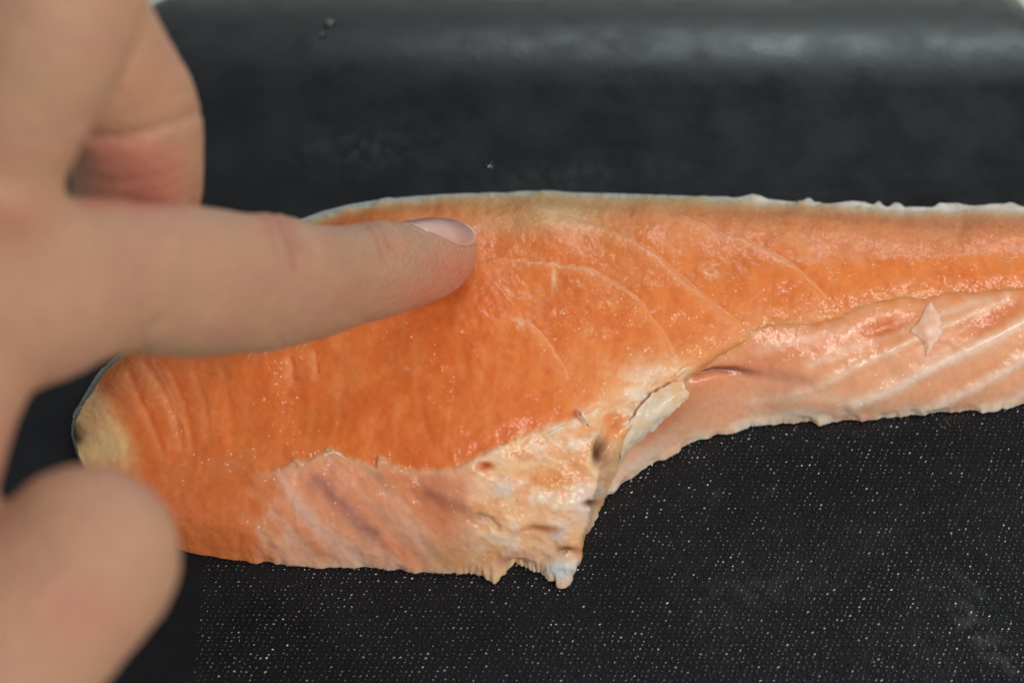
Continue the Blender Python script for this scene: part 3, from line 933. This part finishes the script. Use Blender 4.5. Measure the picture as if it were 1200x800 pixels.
LITTLE = [(-230, -400, 85, 244), (-150, -330, 76, 250), (-80, -270, 70, 262), (-40, -200, 64, 282), (-60, -130, 58, 296)]
KNUCKLE = [(-20, 290, 106, 240), (-6, 190, 84, 238), (26, 108, 92, 234), (56, 30, 103, 231), (66, -40, 110, 230), (20, -120, 120, 231)]
WEB = [(-60, 400, 110, 236), (-86, 500, 98, 231), (-108, 600, 100, 229), (-120, 720, 110, 228), (-150, 840, 130, 228)]
PALM = [(-120, 60, 215, 245), (-260, 200, 240, 240), (-420, 380, 235, 238), (-600, 520, 205, 238), (-820, 640, 200, 238)]
PALM2 = [(-170, -230, 150, 246), (-280, -60, 200, 244), (-400, 150, 220, 240), (-560, 420, 200, 238)]


def make_hand():
    root = thing("hand", "left hand pressing one straight index finger onto the orange salmon, other fingers bent", "hand")
    bm = bmesh.new()
    for s in (THUMB, MIDDLE, RING, LITTLE, KNUCKLE, WEB, PALM, PALM2): add_tube(bm, s)
    add_tube(bm, INDEX)
    bmesh.ops.recalc_face_normals(bm, faces=bm.faces)
    me = bpy.data.meshes.new("hand_raw"); bm.to_mesh(me); bm.free()
    tmp = bpy.data.objects.new("hand_raw", me); scene.collection.objects.link(tmp)
    m = tmp.modifiers.new("r", 'REMESH'); m.mode = 'VOXEL'; m.voxel_size = 0.0009; m.use_smooth_shade = True
    m = tmp.modifiers.new("s", 'SMOOTH'); m.factor = .5; m.iterations = 9
    dg = bpy.context.evaluated_depsgraph_get()
    out = bpy.data.meshes.new_from_object(tmp.evaluated_get(dg))
    bpy.data.objects.remove(tmp); bpy.data.meshes.remove(me)
    n = len(out.vertices)
    co = np.empty(n * 3, np.float32); out.vertices.foreach_get('co', co)
    no = np.empty(n * 3, np.float32); out.vertices.foreach_get('normal', no)
    co = co.reshape(-1, 3).astype(float) / MM; no = no.reshape(-1, 3).astype(float)
    x, y = project(co); d = (co - CAM) @ FWD
    D = np.zeros(n)
    # fingernail of the index finger: oval plate wrapped round the top of the last joint
    c, r, T, A, B, rv = tube(INDEX, nsub=20)
    px, py = project(c)
    nu, nv = 44, 30
    u = np.linspace(0, 1, nu)
    xs = 474 + (537.5 - 474) * u
    order = np.argsort(px)
    cc = np.stack([np.interp(xs, px[order], c[order, k]) for k in range(3)], -1)
    rr = np.interp(xs, px[order], r[order])
    rr = np.maximum(rr, 4.1)
    ax = cc[-1] - cc[0]; ax /= np.linalg.norm(ax)
    up = UP - ax * (UP @ ax); up /= np.linalg.norm(up)
    tw = np.cross(ax, up)
    if tw @ FWD > 0: tw = -tw               # towards the viewer
    tc0 = np.radians(10 + 14 * u)
    hw = np.radians(56) * np.sqrt(np.clip(1 - ((.62 - u) / .62) ** 2, 0, 1)) * np.where(u > .62, 1, 1)
    hw = np.where(u > .62, np.radians(56) * np.clip(1 - (np.maximum(u - .62, 0) / .43) ** 3.2, 0, 1) ** .6, hw)
    b_ = np.linspace(-1, 1, nv)
    th = tc0[:, None] + hw[:, None] * b_[None, :]
    dirv = np.cos(th)[..., None] * up + np.sin(th)[..., None] * tw
    lift = .12 + .25 * np.sin(np.pi * np.clip(u, 0, 1)) + .1 * sstep(.7, 1, u)
    # straight lengthwise profile that leaves the fingertip
    Wt = cc[:, None] + dirv * (rr + lift)[:, None, None]
    Wb = cc[:, None] + dirv * (rr + lift - .45)[:, None, None]
    # skin folds round the nail
    edge = np.concatenate([Wt[:, 0], Wt[:, -1], Wt[0]])
    near = np.where((x > 440) & (x < 580) & (y > 230) & (y < 340) & (d > 310))[0]
    if len(near):
        dd = np.full(len(near), 1e9)
        for e in edge: dd = np.minimum(dd, np.linalg.norm(co[near] - e, axis=1))
        inside = np.full(len(near), 1e9)
        for e in Wt[4:-1, 8:-8:3].reshape(-1, 3): inside = np.minimum(inside, np.linalg.norm(co[near] - e, axis=1))
        D[near] += np.where(inside < 1.3, -.3, .30 * np.exp(-((dd - .7) / .7) ** 2))
    # flexion and knuckle creases (bands round the finger)
    idx = (d < 345) & (x > 120) & (y > 225) & (y < 430)
    for pl, w, dep in (([(425, 262), (438, 275), (446, 292), (450, 310)], 3.5, .22), ([(436, 260), (447, 272), (455, 290)], 3.0, .15),
                       ([(318, 250), (332, 268), (342, 290), (346, 315)], 5.0, .30), ([(336, 254), (348, 275), (355, 300)], 4.0, .18),
                       ([(304, 250), (316, 270), (322, 295)], 4.0, .15),
                       ([(455, 262), (462, 276), (466, 296), (464, 320)], 2.6, .10), ([(416, 264), (428, 282), (434, 304)], 2.6, .10),
                       ([(296, 252), (306, 275), (310, 300)], 4.0, .12), ([(350, 258), (362, 282), (366, 310)], 3.5, .12),
                       ([(428, 376), (420, 360), (424, 340)], 4.0, .18), ([(330, 404), (322, 385), (326, 362)], 5.0, .2),
                       ([(168, 405), (176, 390), (186, 378)], 8.0, .6)):
        D -= np.where(idx, dep * np.exp(-(pdist(x, y, pl) / w) ** 2), 0)
    mid = (x > 70) & (y < 245) & (d > 235) & (d < 300) & (x < 260)
    jx = x + (vnoise(x / 14, y / 14, 5) - .5) * 4; jy = y + (vnoise(x / 14, y / 14, 8) - .5) * 4
    for pl, w, dep in (([(84, 152), (112, 163), (140, 164), (170, 158), (200, 146), (232, 134)], 4.5, 1.1),
                       ([(100, 205), (140, 212), (180, 205), (215, 196)], 5, .30), ([(120, 190), (160, 192), (200, 182)], 4, .22),
                       ([(110, 222), (160, 226), (210, 215)], 5, .25),
                       ([(168, 10), (160, 50), (148, 85), (125, 118), (86, 148)], 5, .6)):
        D -= np.where(mid, dep * np.exp(-(pdist(jx, jy, pl) / w) ** 2), 0)
    D += np.where(mid, .5 * gauss(x, y, 150, 195, 60, 22) + .4 * gauss(x, y, 160, 225, 60, 12), 0)
    # knuckle bulges
    D += np.where(idx, .35 * gauss(x, y, 312, 262, 26, 26) + .2 * gauss(x, y, 438, 268, 18, 18), 0)
    D += (fbm(x / 45, y / 45, 77) - .5) * .5
    co2 = co + no * D[:, None]
    # skin colour: yellowish base, pinker at joints, tip and pads
    n1 = fbm(x / 55, y / 55, 7, 3); n2 = fbm(x / 22, y / 22, 17, 3)
    col = np.ones((n, 3)) * np.array([186, 146, 120])
    col = mixc(col, sstep(.4, .7, n1) * .6, (188, 138, 120))
    col = mixc(col, sstep(.5, .75, n2) * .35, (196, 154, 124))
    col = mixc(col, gauss(x, y, 20, 60, 90, 150) * .6, (186, 156, 130))
    col = mixc(col, gauss(x, y, 28, 255, 46, 38) * .5, (188, 128, 106))
    col = mixc(col, gauss(x, y, 315, 262, 26, 18) * .5, (196, 128, 110))
    col = mixc(col, gauss(x, y, 463, 290, 16, 14) * .45, (196, 128, 108))
    col = mixc(col, np.where(idx, gauss(x, y, 535, 315, 34, 22), 0) * .7, (204, 126, 102))
    col = mixc(col, np.where(idx, gauss(x, y, 500, 345, 40, 16), 0) * .6, (204, 126, 100))
    pk = np.where(mid, sstep(150, 185, y) * sstep(78, 120, x) * sstep(245, 180, x), 0)
    col = mixc(col, pk * .6, (200, 124, 110))
    col = mixc(col, np.where(mid, gauss(x, y, 190, 100, 46, 46), 0) * .4, (196, 140, 112))
    col = mixc(col, gauss(x, y, 80, 720, 60, 40) * .3, (190, 118, 100))
    col = mixc(col, np.where(idx, np.exp(-(pdist(x, y, [(318, 250), (332, 268), (342, 290), (346, 315)]) / 5) ** 2), 0) * .5, (176, 100, 86))  # finger creases redder and darker, the shade of the folds put into the colour
    for pl in ([(304, 250), (316, 270), (322, 295)], [(336, 254), (348, 275), (355, 300)], [(425, 262), (438, 275), (446, 292), (450, 310)], [(436, 260), (447, 272), (455, 290)]):
        col = mixc(col, np.where(idx, np.exp(-(pdist(x, y, pl) / 3.0) ** 2), 0) * .4, (168, 104, 90))
    out.vertices.foreach_set('co', (co2 * MM).astype(np.float32).ravel())
    out.update()
    out.name = "hand_body"
    set_attr(out, 'albedo', albedo(col * np.array([.975, .945, .935]) * (1 + (fbm(x / 5, y / 5, 61, 2) - .5) * .06)[:, None]))
    m, nt, N, L, P = new_mat("hand_skin")
    at = N.new('ShaderNodeVertexColor'); at.layer_name = 'albedo'
    L.new(at.outputs['Color'], P.inputs['Base Color'])
    P.inputs['Roughness'].default_value = .52
    P.inputs['Specular IOR Level'].default_value = .35
    P.inputs['Subsurface Weight'].default_value = .30
    P.inputs['Subsurface Radius'].default_value = (.0030, .0012, .0007)
    P.inputs['Subsurface Scale'].default_value = 1.0
    b, _ = bump_chain(nt, [('noise', 420, .35, .0006, 5), ('voronoi', 1300, .8, .00028, 0)])
    L.new(b.outputs['Normal'], P.inputs['Normal'])
    out.materials.clear()
    link("hand_body", out, root, m)

    n = nu * nv
    V = np.concatenate([Wt.reshape(-1, 3), Wb.reshape(-1, 3)])
    Q = grid_quads(nu, nv)
    rim = [i * nv for i in range(nu)] + [(nu - 1) * nv + k for k in range(1, nv)] + [i * nv + nv - 1 for i in range(nu - 2, -1, -1)] + [k for k in range(nv - 2, 0, -1)]
    s = [(rim[k], rim[(k + 1) % len(rim)], rim[(k + 1) % len(rim)] + n, rim[k] + n) for k in range(len(rim))]
    me = quads_mesh("fingernail", V, np.concatenate([Q, Q[:, ::-1] + n, np.array(s)]))
    bm = bmesh.new(); bm.from_mesh(me); bmesh.ops.recalc_face_normals(bm, faces=bm.faces); bm.to_mesh(me); bm.free()
    uu = np.repeat(u, nv)
    bb = np.tile(b_, nu)
    nc = np.ones((n, 3)) * np.array([206, 152, 140.])
    nc = mixc(nc, sstep(.86, .93, uu + .04 * np.abs(bb) ** 2) * .8, (214, 188, 158))
    nc = mixc(nc, sstep(.25, 0, uu) * .5, (206, 172, 164))
    set_attr(me, 'albedo', albedo(np.concatenate([nc, nc])))
    m, nt, N, L, P = new_mat("nail_plate")
    at = N.new('ShaderNodeVertexColor'); at.layer_name = 'albedo'
    L.new(at.outputs['Color'], P.inputs['Base Color'])
    P.inputs['Roughness'].default_value = .24
    P.inputs['Coat Weight'].default_value = .4
    P.inputs['Coat Roughness'].default_value = .12
    P.inputs['Subsurface Weight'].default_value = .15
    P.inputs['Subsurface Radius'].default_value = (.0012, .0008, .0006)
    P.inputs['Subsurface Scale'].default_value = 1.0
    b, _ = bump_chain(nt, [('noise', 700, .08, .0003, 2)])
    L.new(b.outputs['Normal'], P.inputs['Normal'])
    o = link("fingernail", me, root, m)
    o['label'] = 'pinkish nail with pale free edge on the index finger'


make_hand()

# ------------------------------------------------------------------ droplets
def make_droplets():
    m, nt, N, L, P = new_mat("water")
    P.inputs['Base Color'].default_value = (1, 1, 1, 1)
    P.inputs['Roughness'].default_value = .03
    P.inputs['Transmission Weight'].default_value = 1.0
    P.inputs['IOR'].default_value = 1.33
    b, _ = bump_chain(nt, [('noise', 300, .05, .0003, 2)])
    L.new(b.outputs['Normal'], P.inputs['Normal'])
    specs = [(386, 28, 1.1, 1.6, 0, 'larger water droplet on the smooth far rim of the board'),
             (378, 42, .7, .9, 1, 'smaller water droplet beside the larger one on the far rim'),
             (575, 193, .6, .6, 2, 'lone tiny water droplet on the board behind the salmon'),
             (1109, 492, .55, .9, 3, 'small clear droplet on the board just in front of the belly edge')]
    for px, py, rx, ry, k, lab in specs:
        bm = bmesh.new()
        bmesh.ops.create_uvsphere(bm, u_segments=24, v_segments=16, radius=1)
        for v in bm.verts:
            a = math.atan2(v.co.y, v.co.x)
            w = 1 + .12 * math.sin(2 * a + k) + .08 * math.sin(3 * a + 2 * k)
            v.co.x *= rx * w * MM; v.co.y *= ry * w * MM
            v.co.z = (max(v.co.z, -.12)) * .55 * min(rx, ry) * MM
        me = bpy.data.meshes.new("water_droplet"); bm.to_mesh(me); bm.free()
        o = link("water_droplet", me, None, m)
        z = 0.06
        p = at_z(px, py, z)
        # on the rim the board rolls down
        edge = Y_F - p[1]
        if edge < 42:
            for _ in range(12):
                t = 1 - (Y_F - p[1]) / 42.0
                z = -20.0 * t * t + .02
                p = at_z(px, py, z)
            o.rotation_euler = (-math.atan(2 * 20.0 * t / 42.0), 0, 0)
        o.location = Vector(p * MM)
        o['label'] = lab; o['category'] = 'water droplet'; o['group'] = 'water droplets on the board'


make_droplets()
